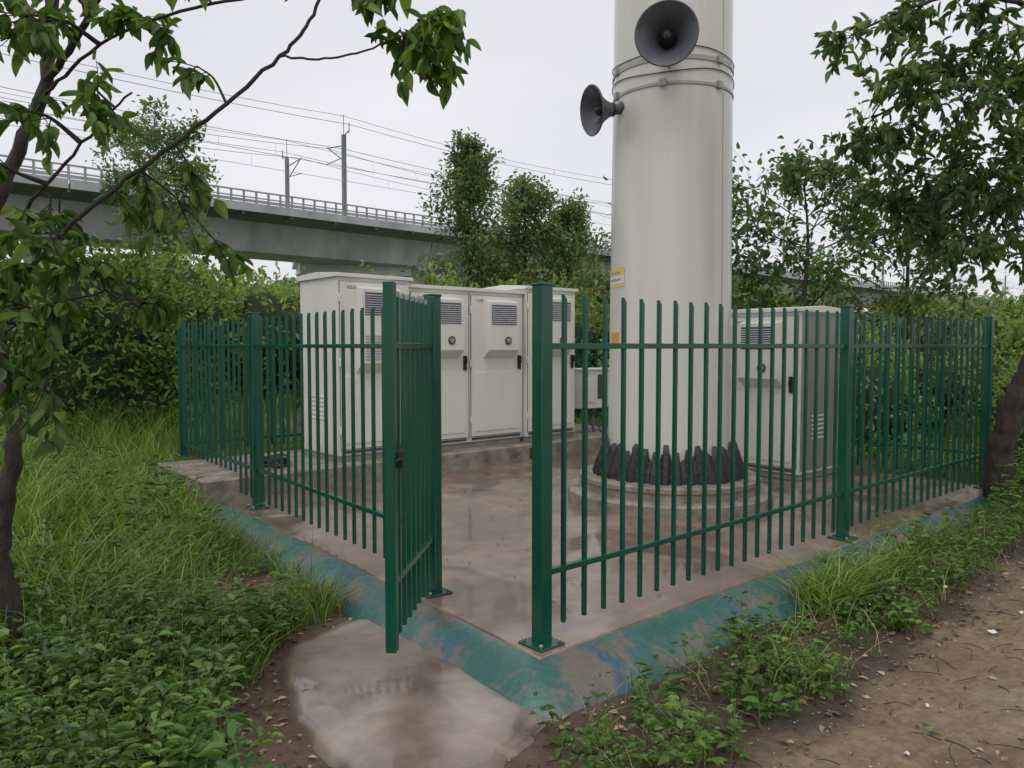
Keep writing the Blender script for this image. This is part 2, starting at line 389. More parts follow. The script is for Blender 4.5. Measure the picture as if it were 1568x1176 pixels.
pb.box(0,.54,0,.3,.35,.36,1); pb.box(-.01,.55,-.01,.31,.362,.92,0); pb.box(-.03,.57,-.03,.33,.922,.95,0)
pb.box(.05,.24,-.022,-.008,.45,.8,0); pb.box(.30,.5,-.02,-.008,.5,.86,2)
pb.cyl((.1,.1,.36),(.1,.1,.0),.018,8,2); pb.cyl((.2,.12,.36),(.24,.0,.0),.014,8,2); pb.cyl((.3,.12,.36),(.34,-.05,.0),.014,8,2)
pb.build('unit_body',[M_cab,M_steel,M_darkgrey],e,bevel=.004)
e=empty('cable_coil',(*fr(.75,5.0),.22)); pb=PB()
for k in range(5):
    r=.16+.012*math.sin(k*2); z=.012+k*.02; n=28
    ptc=[(r*math.cos(a),r*math.sin(a),z+.012*math.sin(3*a+k)) for a in np.linspace(0,2*math.pi,n)]
    for i in range(n-1): pb.cyl(ptc[i],ptc[i+1],.011,6,0)
pb.build('coil',[M_black],e)
# ---------------------------------------------------------------- pole
PX,PY=1.546,7.46
pe=empty('monopole_tower',(PX,PY,0)); pb=PB()
pb.lathe([(.99,-.02),(.99,.10),(.97,.12),(.86,.122)],96,0)
pb.lathe([(.86,.118),(.86,.19),(.875,.20),(.875,.24),(.86,.252),(.55,.256)],96,0)
pb.build('round_footing',[M_plinth],pe,smooth=True)
pb=PB(); rad=lambda z:.597-.0085*z
pb.lathe([(rad(z),z) for z in np.linspace(.25,28,60)],96,0)
for z,w in((3.84,.025),(4.06,.04)):
    pb.lathe([(rad(z)+.001,z-.002),(rad(z)+.009,z),(rad(z)+.009,z+w),(rad(z)+.001,z+w+.002)],96,1)
for z in (3.97,4.15):
    n=72; f=lambda t:z+.022*math.sin(3*t+z*9)
    for i in range(n):
        a=2*math.pi*i/n; b=2*math.pi*(i+1)/n
        pb.cyl(((rad(z)+.01)*math.cos(a),(rad(z)+.01)*math.sin(a),f(a)),((rad(z)+.01)*math.cos(b),(rad(z)+.01)*math.sin(b),f(b)),.005,5,2)
for az in (-75,-20,35):
    t=math.radians(az); T=Matrix.Rotation(t,4,'Z')@Matrix.Translation((0,-rad(4)-.012,4.0))
    pb.box(-.03,.03,-.02,.01,-.17,-.11,3,T); pb.box(-.03,.03,-.02,.01,.055,.115,3,T)
T=Matrix.Rotation(math.radians(42),4,'Z')
pb.prism([(-rad(.3)-.003,.3),(-rad(3.8)-.003,3.8),(-rad(3.8)+.01,3.8),(-rad(.3)+.01,.3)],-.006,.006,4,T)
pb.prism([(-rad(4.2)-.003,4.2),(-rad(12)-.003,12),(-rad(12)+.01,12),(-rad(4.2)+.01,4.2)],-.006,.006,4,T)
pb.build('shaft',[M_pole,simple('strap',(.30,.29,.26),(.42,.41,.37),8,.4),M_black,M_steel,simple('weld_seam',(.36,.32,.24),(.46,.42,.33),9,.5)],pe,smooth=True)
nA=368; NZ=12; V=[]
for j in range(NZ):
    t=j/(NZ-1)
    for i in range(nA):
        a=2*math.pi*i/nA; q=i/nA*40; ph=q%1; ridx=int(q)
        rib=1.0 if .22<ph<.78 else 0.0
        ht=.31+.04*math.sin(ridx*2.3)+(.0 if rib else -.09)
        z=.25+ht*t
        r=(.745-.11*t**1.2)-(.045*(1-rib))*(1-.5*t)+.006*math.sin(i*2.7+j*1.9)
        if j==NZ-1: r=.604
        V.append((max(r,.603)*math.cos(a),max(r,.603)*math.sin(a),z))
I=np.arange(NZ*nA).reshape(NZ,nA);J=np.roll(I,-1,1)
quads('black_bolt_cover',V,np.stack([I[:-1],J[:-1],J[1:],I[1:]],-1).reshape(-1,4),M_black,pe,smooth=False)
def sticker(name,a0,a1,z0,z1,mat,dr=.004):
    n=10; r=rad((z0+z1)/2)+dr; V=[]
    for z in(z0,z1):
        for i in range(n+1):
            a=math.radians(a0+(a1-a0)*i/n); V.append((r*math.sin(a),-r*math.cos(a),z))
    quads(name,V,[(i,i+1,n+2+i,n+1+i) for i in range(n)],mat,pe,smooth=True)
M_y=simple('yellow_label',(.6,.48,.05),(.75,.62,.12),20,.4); M_bl=simple('blue_label',(.05,.1,.3),(.5,.5,.45),40,.4); M_or=simple('orange_label',(.6,.25,.03),(.7,.35,.05),20,.4)
M_wl=simple('white_label',(.6,.6,.6),(.7,.7,.7),20,.4)
sticker('yellow_label',-92,-58,2.17,2.24,M_y); sticker('white_label',-92,-58,2.09,2.168,M_wl); sticker('yellow_strip',-92,-58,2.06,2.088,M_y); sticker('orange_label',-84,-66,1.53,1.63,M_or)
sticker('text_lines',-86,-64,2.19,2.205,M_bl,.007); sticker('text_lines_low',-86,-64,2.12,2.14,M_bl,.007)
def horn(az,dist,z,R,tilt):
    d=Vector((math.sin(az)*-1,-math.cos(az),-tilt)).normalized()
    c=Vector((PX,PY,z))+Vector((d.x,d.y,0)).normalized()*dist
    e=empty('horn_loudspeaker',c)
    Q=d.to_track_quat('Z','Y').to_matrix().to_4x4(); pb=PB(); Lh=R*1.35
    out=[]
    for i in range(15):
        t=i/14; r=.045+(R-.045)*(t**2.1); out.append((r,-Lh*(1-t)))
    pb.lathe(out+[(R+.012,.0),(R+.014,.008),(R+.004,.014)]+[(max(r-.006,.03),zq+.006) for r,zq in out[::-1]],56,0,Q)
    pb.lathe([(.0,-Lh-.12),(.06,-Lh-.12),(.07,-Lh-.10),(.07,-Lh-.01),(.045,-Lh)],28,0,Q)
    k=R/.25
    pb.lathe([(.075*k,-Lh*.75),(.07*k,-Lh*.45),(.055*k,-Lh*.22),(.03*k,-Lh*.12),(.0,-Lh*.1)],28,1,Q)
    back=Q@Vector((0,0,-Lh-.06)); hp=Vector((PX,PY,z))-c; hp=hp-Vector((hp.x,hp.y,0)).normalized()*(rad(z)-.01)
    for s in(-.04,.04): pb.cyl(back+Vector((s,0,0)),hp+Vector((s,0,.02)),.012,8,2)
    pb.cyl(back,hp+Vector((0,0,-.12)),.01,8,2)
    pb.build('horn',[M_horn,M_black,M_steel],e,smooth=True)
horn(math.atan2(.27,1.05),1.06,4.09,.25,.12)
horn(math.atan2(.93,.36),.86,3.68,.215,.15)
# ---------------------------------------------------------------- viaduct
V0=np.array([-22.2,58.0])
ve=empty('railway_viaduct',(V0[0],V0[1],0),math.atan2(.678,.735))
zt=12.4
def girder(x0,x1):
    pb=PB()
    pr=[(0,zt),(12,zt),(12,zt-.3),(9.4,zt-.75),(8.6,zt-3.1),(3.4,zt-3.1),(2.6,zt-.75),(0,zt-.3)]
    n=len(pr); vs=[(x0,y,z) for y,z in pr]+[(x1,y,z) for y,z in pr]
    fs=[(i,(i+1)%n,n+(i+1)%n,n+i) for i in range(n)]
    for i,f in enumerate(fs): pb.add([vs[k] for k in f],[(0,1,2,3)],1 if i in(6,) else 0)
    pb.add(vs[:n],[tuple(range(n))]); pb.add(vs[n:],[tuple(range(n))])
    pb.box(x0,x1,-.12,.18,zt-.42,zt+.22,0); pb.box(x0,x1,11.85,12.1,zt-.42,zt+1.0,0)
    return pb
k=0
for i in range(-3,14):
    x0=i*32+22
    girder(x0+.06,x0+31.94).build('span_%d'%k,[M_viad,M_viad_d],ve,smooth=False); k+=1
pb=PB()
for i in range(-3,14):
    x0=i*32+22
    pb.box(x0-1.1,x0+1.1,4.2,7.8,-1,zt-4.2,0); 
    pb.prism([(4.2,zt-5),(7.8,zt-5),(8.9,zt-3.6),(8.9,zt-3.12),(3.1,zt-3.12),(3.1,zt-3.6)],x0-1.3,x0+1.3,0)
pb.build('piers',[M_viad],ve,smooth=False)
pb=PB()
for x in np.arange(-56,440,1.0): pb.box(x-.07,x+.07,-.04,.08,zt+.2,zt+1.12,0)
pb.box(-58,440,-.06,.1,zt+1.10,zt+1.2,0); pb.box(-58,440,-.0,.05,zt+.62,zt+.72,0); pb.box(-58,440,-.0,.05,zt+.3,zt+.52,0)
for x in np.arange(-50,400,4.0): pb.box(x-.1,x+.1,.1,2.2,zt-.62,zt-.3,1)
pb.build('parapet_railing',[M_viad_r,M_viad_d],ve,smooth=False)
for yy,sg in((.7,1),(11.3,-1)):
    for x in(-27.5,11.2,49.5,88,126,165,204,243):
        pb=PB(); pb.box(x-.16,x+.16,yy-.14,yy+.14,zt,zt+7.2,0)
        pb.cyl((x,yy,zt+6.3),(x,yy+sg*2.9,zt+6.6),.05,6,0); pb.cyl((x,yy,zt+5.0),(x,yy+sg*2.6,zt+6.5),.05,6,0)
        pb.cyl((x,yy+sg*.6,zt+5.3),(x,yy+sg*3.0,zt+5.2),.04,6,0); pb.cyl((x,yy,zt+7.1),(x,yy-sg*.9,zt+7.4),.05,6,0); pb.cyl((x,yy,zt+7.1),(x,yy,zt+8.9),.035,6,0)
        pb.cyl((x,yy-sg*.9,zt+7.2),(x,yy-sg*.9,zt+8.0),.05,6,0)
        pb.build('catenary_mast',[M_mast],ve,smooth=False)
pb=PB()
st=[-66,-27.5,11.2,49.5,88,126,165,204,243,282]
for (yy,zh,sag,r) in((3.5,zt+5.2,0.0,.022),(3.6,zt+6.6,.9,.022),(-.2,zt+7.9,.5,.022),(8.5,zt+5.2,0.0,.02),(8.4,zt+6.6,.9,.022),(12.2,zt+7.9,.5,.022),(.7,zt+6.0,.4,.022),(.7,zt+8.8,.6,.020),(11.3,zt+8.8,.6,.020)):
    for a,b in zip(st[:-1],st[1:]):
        n=8; P=[(a+(b-a)*i/n,yy,zh-sag*4*(i/n)*(1-i/n)) for i in range(n+1)]
        for i in range(n): pb.cyl(P[i],P[i+1],r,4,0)
        if sag==.9:
            for i in range(1,8): pb.cyl(P[i],(P[i][0],yy-.1,zt+5.2),.012,3,0)
pb.build('overhead_wires',[M_mast],ve)
e=empty('white_building',(-20,72,0),math.radians(18)); pb=PB()
pb.box(0,16,0,9,0,9.6,0); pb.prism([(-.4,9.6),(9.4,9.6),(4.5,11)],-.4,16.4,1)
for i in range(7):
    for z in(1.5,4.4,7.2): pb.box(1+i*2.1,2.2+i*2.1,-.05,.02,z,z+1.2,2)
pb.box(14.2,15.4,-.06,.02,0,2.2,2)
pb.build('walls',[M_white,simple('grey_roof',(.45,.47,.5),(.6,.62,.64),1,.6),M_darkgrey],e,smooth=False)
# ---------------------------------------------------------------- foliage tools
def nrm(v): return v/np.maximum(np.linalg.norm(v,axis=-1,keepdims=True),1e-6)
def leafgeo(P,Dr,S,width=.5,fold=.18,up=(0,0,1),upj=.7,droop=.12,hi=False):
    n=len(P); Dr=nrm(Dr); S=np.asarray(S).reshape(-1,1)
    N=np.tile(np.array(up,float),(n,1))+rng.normal(0,upj,(n,3)); side=nrm(np.cross(Dr,N)); N=nrm(np.cross(side,Dr))
    w=width*S*.5
    if hi:
        prof=[(.13,.72,0),(.36,1.0,-.0),(.62,.74,.02),(.83,.32,.07)]
        R=[P+Dr*S*t+side*w*ww+N*S*(fold*.5*ww-droop*dd*3) for t,ww,dd in prof]; Lq=[P+Dr*S*t-side*w*ww+N*S*(fold*.5*ww-droop*dd*3) for t,ww,dd in prof]
        V=np.stack([P]+R+[P+Dr*S-N*S*droop*1.6]+Lq[::-1],1).reshape(-1,3); b=(np.arange(n)*10)[:,None]
        return V,np.concatenate([b+np.array([[0,1,2,3,4,5]]),b+np.array([[0,5,6,7,8,9]])],0)
    v0=P; v1=P+Dr*S*.28+side*w*.95+N*S*fold*.5; v2=P+Dr*S*.66+side*w*.72+N*S*fold*.4; v3=P+Dr*S-N*S*droop
    v4=P+Dr*S*.66-side*w*.72+N*S*fold*.4; v5=P+Dr*S*.28-side*w*.95+N*S*fold*.5
    V=np.stack([v0,v1,v2,v3,v4,v5],1).reshape(-1,3)
    b=(np.arange(n)*6)[:,None]; Fq=np.concatenate([b+np.array([[0,1,2,3]]),b+np.array([[0,3,4,5]])],0)
    return V,Fq
class Geo:
    def __init__(s): s.V=[];s.F=[];s.n=0
    def add(s,V,F): s.V.append(V); s.F.append(F+s.n); s.n+=len(V)
    def obj(s,name,mat,parent,smooth=False):
        if s.V: return quads(name,np.concatenate(s.V),np.concatenate(s.F),mat,parent,smooth)
def tube(geo,pts,r0,r1,sides=6,pw=1.0,knob=0):
    pts=np.array(pts,float); n=len(pts); tg=nrm(np.gradient(pts,axis=0))
    ref=np.array([.3,.2,.93]) if abs(tg[0][2])<.8 else np.array([1,.1,0.])
    V=[]
    for i in range(n):
        a=nrm(np.cross(tg[i],ref)); b=np.cross(tg[i],a); r=r0+(r1-r0)*(i/(n-1))**pw
        for k in range(sides):
            t=2*math.pi*k/sides; rr=r*(1+knob*math.sin(i*1.7+k*2.1)); V.append(pts[i]+a*rr*math.cos(t)+b*rr*math.sin(t))
    I=np.arange(n*sides).reshape(n,sides);J=np.roll(I,-1,1)
    geo.add(np.array(V),np.stack([I[:-1],J[:-1],J[1:],I[1:]],-1).reshape(-1,4))
def spline(pts,k=6,jit=0):
    pts=np.array(pts,float); P=np.vstack([2*pts[0]-pts[1],pts,2*pts[-1]-pts[-2]]); out=[]
    for i in range(1,len(P)-2):
        for j in range(k):
            t=j/k; a,b,c,d=P[i-1],P[i],P[i+1],P[i+2]
            out.append(.5*((2*b)+(-a+c)*t+(2*a-5*b+4*c-d)*t*t+(-a+3*b-3*c+d)*t**3))
    out.append(P[-2]); out=np.array(out)
    if jit: out[1:-1]+=rng.normal(0,jit,out[1:-1].shape)
    return out
def twig_leaves(W,L,a,b,nl,size,r=.004,hang=.5,spread=.0,width=.5,hi=False):
    a=np.array(a,float);b=np.array(b,float); m=(a+b)/2+rng.normal(0,.06,3)*np.linalg.norm(b-a)
    pts=spline([a,m,b],4); tube(W,pts,r,r*.4,4)
    t=rng.uniform(.25,1.0,nl); idx=t*(len(pts)-1); i0=np.floor(idx).astype(int).clip(0,len(pts)-2); f=(idx-i0)[:,None]
    P=pts[i0]*(1-f)+pts[i0+1]*f
    if spread: P=P+rng.normal(0,spread,P.shape)
    d=nrm(b-a); Dr=nrm(d*.5+rng.normal(0,.55,(nl,3))+np.array([0,0,-hang]))
    L.add(*leafgeo(P,Dr,size*rng.uniform(.55,1.2,nl),width=width,upj=.6,hi=hi))
def cluster(W,L,limbs,c,R,nt,nl,size,hang=.5,width=.5,hi=True,sr=None):
    c=np.array(c,float); allp=np.concatenate(limbs); d=np.linalg.norm(allp-c,axis=1)
    a=allp[np.argmin(d)]
    mid=c+ (a-c)*.15; sr=sr or (.006 if R<.2 else .012)
    stem=spline([a,(a+mid)/2+np.array([0,0,.08*np.linalg.norm(a-mid)])+rng.normal(0,.02,3),mid],5); tube(W,stem,sr,.003,5)
    for _ in range(nt):
        s=stem[rng.integers(len(stem)//2,len(stem))]
        e=c+nrm(rng.normal(0,1,3))*R*rng.uniform(.5,1.15)*np.array([1,1,.8])-np.array([0,0,R*.2])
        twig_leaves(W,L,s,e,nl,size,r=.0028,hang=hang,width=width,hi=hi)
def tree_objs(name,W,L,mat):
    e=empty(name); W.obj('trunk_and_limbs',M_bark,e,True); L.obj('foliage',mat,e); return e
def gtree(name,base,H,cs,prof,nl_limb,ntw,nl,leaf,mat,elev=.7,tr=.12,lspread=.12,hang=.1,width=.5,lean=(0,0)):
    W=Geo();L=Geo(); base=np.array(base,float)
    tp=spline([base,base+[lean[0]*.3,lean[1]*.3,H*.35],base+[lean[0]*.7+rng.normal(0,.1),lean[1]*.7,H*.7],base+[lean[0],lean[1],H*.97]],6)
    tube(W,tp,tr,tr*.12,8)
    az=rng.uniform(0,6.28)
    for i in range(nl_limb):
        t=cs+(1-cs)*((i+.5)/nl_limb); az+=2.4+rng.normal(0,.3)
        k=t*(len(tp)-1); j=int(min(k,len(tp)-2)); p=tp[j]+(tp[j+1]-tp[j])*(k-j)
        ln=prof((t-cs)/(1-cs))*rng.uniform(.6,1.25); el=elev*rng.uniform(.7,1.3)
        d=np.array([math.cos(az)*math.cos(el),math.sin(az)*math.cos(el),math.sin(el)])
        e=p+d*ln; m=p+d*ln*.5+np.array([0,0,.08*ln])+rng.normal(0,.05*ln,3)
        lp=spline([p,m,e],5); tube(W,lp,tr*.3*(1-t*.6),.008,5)
        for q in range(ntw):
            s=lp[rng.integers(3,len(lp))]; tl=ln*rng.uniform(.18,.42)
            dd=nrm(d*.6+rng.normal(0,.7,3)+np.array([0,0,.25])); 
            twig_leaves(W,L,s,s+dd*tl,nl,leaf,r=.006,hang=hang,spread=lspread,width=width)
    return tree_objs(name,W,L,mat)
# ---------------------------------------------------------------- foreground left tree
W=Geo();L=Geo();limbs=[]
def limb(pts,r0,r1,jit=.004,sides=8,knob=.0):
    s=spline(pts,7,jit); tube(W,s,r0,r1,sides,knob=knob); limbs.append(s); return s
limb([(-2.36,3.5,-.25),(-2.36,3.5,.0),(-2.33,3.49,.25),(-2.37,3.47,.5),(-2.33,3.46,.8),(-2.27,3.45,1.1),(-2.33,3.45,1.5),(-2.42,3.5,1.9),(-2.36,3.6,2.3),(-2.2,3.65,2.75),(-2.12,3.6,3.3),(-2.0,3.5,3.9)],.048,.024,.005,10,.12)
limb([(-2.30,3.45,1.35),(-2.26,3.35,1.56),(-2.15,3.2,1.68),(-1.98,3.05,1.75),(-1.72,3.0,1.98),(-1.45,3.0,2.19),(-1.15,3.0,2.41),(-.90,3.0,2.62),(-.78,3.0,2.76),(-.70,3.0,2.95)],.013,.006,.003)
limb([(-.90,3.0,2.62),(-.74,2.97,2.60),(-.57,2.95,2.62),(-.42,2.95,2.68),(-.33,2.95,2.72)],.005,.003,.002,5)
limb([(-2.25,3.65,2.6),(-2.0,3.4,2.66),(-1.6,3.2,2.80),(-1.1,3.0,2.83),(-.7,2.95,2.86),(-.4,2.95,2.9)],.009,.004,.004,6)
limb([(-2.42,3.5,1.9),(-2.4,3.4,2.4),(-2.28,3.3,2.75),(-2.2,3.1,3.2)],.03,.012,knob=.08)
limb([(-2.2,3.65,2.75),(-1.95,3.45,2.85),(-1.6,3.2,3.1),(-1.3,3.0,3.3)],.02,.007)
limb([(-2.42,3.5,1.85),(-2.25,3.4,1.95),(-2.0,3.2,2.1),(-1.7,3.1,2.35),(-1.5,3.05,2.5)],.012,.004)
limb([(-2.27,3.45,1.1),(-2.2,3.3,1.5),(-2.0,3.1,1.6),(-1.6,3.0,1.72)],.010,.004)
cl=[(-.30,2.56,.13,11),(-.40,2.70,.13,11),(-.28,2.80,.12,9),(-.24,2.66,.1,7),(-.56,2.84,.09,4),(-.48,2.90,.1,5),(-.36,2.9,.1,5),(-1.23,2.60,.10,4),(-1.58,2.37,.13,6),(-1.40,2.78,.13,5),(-1.2,2.88,.12,5),(-1.54,2.80,.16,9),(-1.85,2.72,.2,14),(-1.7,2.9,.2,12),(-2.0,2.9,.22,12),(-1.23,2.14,.11,4),(-1.18,1.86,.10,5),(-1.62,1.83,.16,7),(-1.74,1.92,.18,9),(-1.92,1.68,.18,10),(-1.5,1.70,.13,7),(-1.9,2.02,.18,9),(-1.95,2.45,.2,9),(-1.86,1.45,.16,9),(-1.98,1.3,.15,8),(-1.72,1.62,.14,7),(-2.05,2.25,.2,9),(-1.7,2.58,.15,6),(-2.1,3.2,.3,10),(-1.4,3.2,.3,8),(-.9,3.1,.2,6),(-1.35,1.98,.10,4),(-1.45,2.14,.10,4),(-2.0,1.85,.18,8),(-1.62,2.12,.12,5),(-1.85,1.15,.14,5),(-2.1,1.5,.2,8)]
for x,z,R,n in cl: cluster(W,L,limbs,(x,2.95+rng.uniform(-.15,.35),z),R,n,6,.086,hang=.7,width=.50)
e=empty('overhanging_mulberry_tree'); W.obj('trunk_and_limbs',M_bark,e,True); L.obj('foliage',M_leaf_fg,e)
# ---------------------------------------------------------------- right tree
W=Geo();L=Geo();limbs=[]
limb([(4.88,7.55,-.15),(4.84,7.5,.35),(4.92,7.45,.85),(5.06,7.4,1.3),(5.3,7.35,1.9),(5.4,7.2,2.6),(5.2,7,3.4),(4.9,6.8,4.4),(4.7,6.6,5.4)],.13,.05,.012,10,.06)
limb([(5.35,7.3,2.2),(4.9,6.9,2.8),(4.2,6.3,2.95),(3.6,6.1,2.75),(3.2,6,2.55)],.035,.008)
limb([(5.4,7.2,2.7),(4.7,6.7,3.5),(3.9,6.2,3.6),(3.2,6,3.45),(2.75,5.9,3.25)],.035,.008)
limb([(5.2,7,3.4),(4.5,6.5,4.2),(3.6,6.1,4.25),(3.0,5.9,4.05),(2.65,5.9,3.9)],.03,.008)
limb([(4.2,6.3,2.95),(3.8,6.0,2.6),(3.45,5.9,2.35)],.015,.006)
limb([(5.2,7,3.4),(4.5,6.0,3.9),(4.0,5.3,4.3),(3.5,5,4.6)],.03,.01)
rc=[(2.66,3.92),(2.89,4.01),(3.24,4.06),(3.65,4.06),(3.9,3.75),(2.70,3.5),(3.04,3.66),(3.75,3.45),(2.75,3.19),(3.12,3.2),(3.45,3.14),(3.86,2.98),(2.80,2.93),(3.02,2.73),(3.35,2.78),(3.7,2.63),(3.12,2.47),(3.4,2.37),(3.8,2.32),(3.32,2.2),(3.6,2.5),(4.0,2.68),(4.1,3.3),(4.15,3.9),(3.3,4.5),(4.0,4.5),(4.4,4.9),(4.6,3.6),(4.6,2.9),(4.3,2.2),(4.9,4.2),(3.6,5.0),(5.4,4.6),(5.5,3.6),(3.55,3.75),(3.6,3.35),(3.95,3.55),(3.9,2.6),(3.6,2.9),(2.9,3.4),(4.1,3.0),(3.8,4.0),(3.55,2.2),(3.95,2.2),(3.3,3.4),(3.3,3.0),(3.7,3.2),(3.5,2.65),(3.85,2.8),(3.4,3.9),(3.95,3.95),(3.95,3.3)]
for x,z in rc: cluster(W,L,limbs,(x+rng.normal(0,.05),6.0+rng.uniform(-.5,.6),z+rng.normal(0,.04)),.29,13,9,.097,hang=.4,width=.46,sr=.007)
e=empty('leafy_broadleaf_tree'); W.obj('trunk_and_limbs',M_bark,e,True); L.obj('foliage',M_leaf_fg2,e)
# ---------------------------------------------------------------- mid and distant trees
gtree('poplar_tree',(-13.6,30,0),9.6,.25,lambda t:2.7*math.sin(math.pi*(.12+.8*t))**.8,30,20,12,.22,M_leaf_pop,elev=.75,tr=.12,lspread=.15)
gtree('poplar_tree',(-1.6,28,0),8.9,.2,lambda t:2.2*(1-t)**.75+.25,32,20,12,.2,M_leaf_pop,elev=.9,tr=.10,lspread=.17)
gtree('poplar_tree',(0.5,29,0),7.4,.2,lambda t:2.4*(1-t)**.6+.35,28,20,12,.2,M_leaf_pop,elev=.85,tr=.10,lspread=.18)
gtree('poplar_tree',(2.2,30,0),6.7,.2,lambda t:2.0*(1-t)**.5+.35,24,18,12,.2,M_leaf_pop,elev=.9,tr=.10,lspread=.18)
gtree('mulberry_tree',(5.7,15,0),4.9,.3,lambda t:2.1*math.sin(math.pi*(.2+.7*t)),20,15,10,.17,M_leaf_fg2,elev=.45,tr=.08,lspread=.12,hang=.3,width=.55)
gtree('mulberry_tree',(8.3,16,0),4.5,.3,lambda t:2.1*math.sin(math.pi*(.2+.7*t)),18,14,10,.17,M_leaf_fg2,elev=.45,tr=.08,lspread=.12,hang=.3,width=.55)
gtree('mulberry_tree',(3.9,17,0),5.2,.3,lambda t:1.6*math.sin(math.pi*(.2+.7*t)),16,12,10,.18,M_leaf_fg2,elev=.5,tr=.08,lspread=.1,hang=.3,width=.55)
# ---------------------------------------------------------------- thickets
def thicket(name,bushes,nl,leaf,mat,width=.5,core=.72,js=.14):
    Lf=Geo();Co=Geo()
    for (x,y,z,rx,rz) in bushes:
        n=int(nl*rx*rz); d=nrm(rng.normal(0,1,(n,3))); ph=rng.uniform(0,6,6)
        def lump(d): return 1+.16*np.sin(d[:,0]*5+ph[0])*np.sin(d[:,1]*5+ph[1])+.12*np.sin(d[:,2]*8+ph[2]+d[:,0]*6)+.07*np.sin(d[:,1]*14+ph[3]+d[:,2]*11)
        r=lump(d)*(1-np.abs(rng.normal(0,js,n))+.07); P=np.array([x,y,z])+d*r[:,None]*np.array([rx,rx,rz])
        keep=(P[:,2]>-.1)&((d[:,1]<.55)|(d[:,2]>.2)); P=P[keep]; dd=d[keep]; 
        Dr=dd*.6+rng.normal(0,.6,P.shape)+np.array([0,0,-.05])
        Lf.add(*leafgeo(P,Dr,leaf*rng.uniform(.6,1.3,len(P)),width=width,upj=.6))
        # upright shoots that break the outline
        ns=int(10*rx*rz); sh=nrm(rng.normal(0,1,(ns,3))+np.array([0,-.3,1.2]))
        for q in sh:
            a=np.array([x,y,z])+q*np.array([rx,rx,rz])*.8; b=a+(q*.4+np.array([0,0,1.]))*rng.uniform(.2,.5)*rx
            t=rng.uniform(0,1,12)[:,None]; PP=a+(b-a)*t
            if PP[0,2]<0: continue
            Lf.add(*leafgeo(PP,rng.normal(0,.7,(12,3))+np.array([0,0,.2]),leaf*rng.uniform(.6,1.1,12),width=width,upj=.6))
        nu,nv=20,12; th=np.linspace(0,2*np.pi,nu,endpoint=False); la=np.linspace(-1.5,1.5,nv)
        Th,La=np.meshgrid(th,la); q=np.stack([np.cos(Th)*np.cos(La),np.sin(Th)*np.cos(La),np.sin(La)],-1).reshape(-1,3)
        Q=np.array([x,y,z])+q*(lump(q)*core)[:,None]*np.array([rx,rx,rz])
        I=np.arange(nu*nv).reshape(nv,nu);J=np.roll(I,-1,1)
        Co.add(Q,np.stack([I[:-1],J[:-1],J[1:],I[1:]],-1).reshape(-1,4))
    e=empty(name); Lf.obj('foliage',mat,e); Co.obj('dark_core_shell',M_core,e,True)  # solid dark shell added so gaps between the leaves read as shade
def scatter(n,xr,yr,H,r,minsd=.9,hv=.4):
    out=[]
    t=0
    while len(out)<n and t<n*30:
        t+=1
        x=rng.uniform(*xr);y=rng.uniform(*yr); rx=rng.uniform(*r)
        if sd(x,y)<rx+minsd-.6: continue
        h=H(x,y) if callable(H) else H
        h+=rng.normal(0,hv*.5); z=rng.uniform(.3,max(.4,h-rx*.9)); out.append((x,y,z,rx,rx*rng.uniform(.8,1.05)))
    return out
b=scatter(40,(-13,-4.9),(10.3,13.5),lambda x,y:2.9,(.7,1.15))
thicket('dark_shrub_thicket',b,2000,.115,M_leaf_dark,core=.66,js=.18)
b=scatter(44,(-11,6),(12.5,19),lambda x,y:3.2+.03*(y-12)-(.4 if x>-2 else 0),(.8,1.3))
thicket('light_shrub_thicket',b,950,.12,M_leaf_mid)
b=scatter(40,(4.9,15),(10,15.5),lambda x,y:1.75+(.6 if y>12.5 else 0),(.55,.95),hv=.3)
thicket('hedge_shrubs',b,1600,.10,M_leaf_mid)
b=scatter(20,(6.2,12),(8.3,11),lambda x,y:1.3,(.4,.7),hv=.3)
thicket('roadside_shrubs',b,1800,.08,M_leaf_mid)
b=scatter(24,(-26,-8),(20,27),lambda x,y:4.5,(1.3,2.0))+scatter(24,(-14,8),(22,30),lambda x,y:4.2,(1.2,1.8))+scatter(18,(6,30),(22,32),lambda x,y:3.4,(1.2,1.8))
thicket('mid_distance_shrubs',b,420,.24,M_leaf_mid)
b=scatter(40,(-55,10),(40,56),lambda x,y:5.5,(2.2,3.4))+scatter(50,(5,110),(45,90),lambda x,y:4.8,(2.4,3.6))
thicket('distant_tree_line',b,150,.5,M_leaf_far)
# ---------------------------------------------------------------- grass + weeds
def blades(P,Hh,w,lean):
    n=len(P); a=rng.uniform(0,2*np.pi,n); side=np.stack([np.cos(a),np.sin(a),0*a],1)
    b=rng.uniform(0,2*np.pi,n); ld=np.stack([np.cos(b),np.sin(b),0*b],1)*(lean*rng.uniform(.2,1.3,n)*Hh)[:,None]
    up=np.array([0,0,1.0]); L=[]
    for t,wd in((0,.7),(.4,1),(.75,.7),(1,.05)):
        c=P+ld*(t**2)+up*(Hh*(t-.32*t**3*np.minimum(1,lean)))[:,None]
        L+= [c-side*(w*wd*.5)[:,None],c+side*(w*wd*.5)[:,None]]
    V=np.stack(L,1).reshape(-1,3); k=(np.arange(n)*8)[:,None]
    return V,np.concatenate([k+np.array([[0,1,3,2]]),k+np.array([[2,3,5,4]]),k+np.array([[4,5,7,6]])],0)
def inramp(x,y,ex=1.0):
    x=spc[0]+(x-spc[0])/ex; y=spc[1]+(y-spc[1])/ex
    p=sp; r=np.zeros(len(x),bool); j=len(p)-1
    for i in range(len(p)):
        c=((p[i,1]>y)!=(p[j,1]>y))&(x<(p[j,0]-p[i,0])*(y-p[i,1])/(p[j,1]-p[i,1]+1e-12)+p[i,0]); r^=c; j=i
    return r
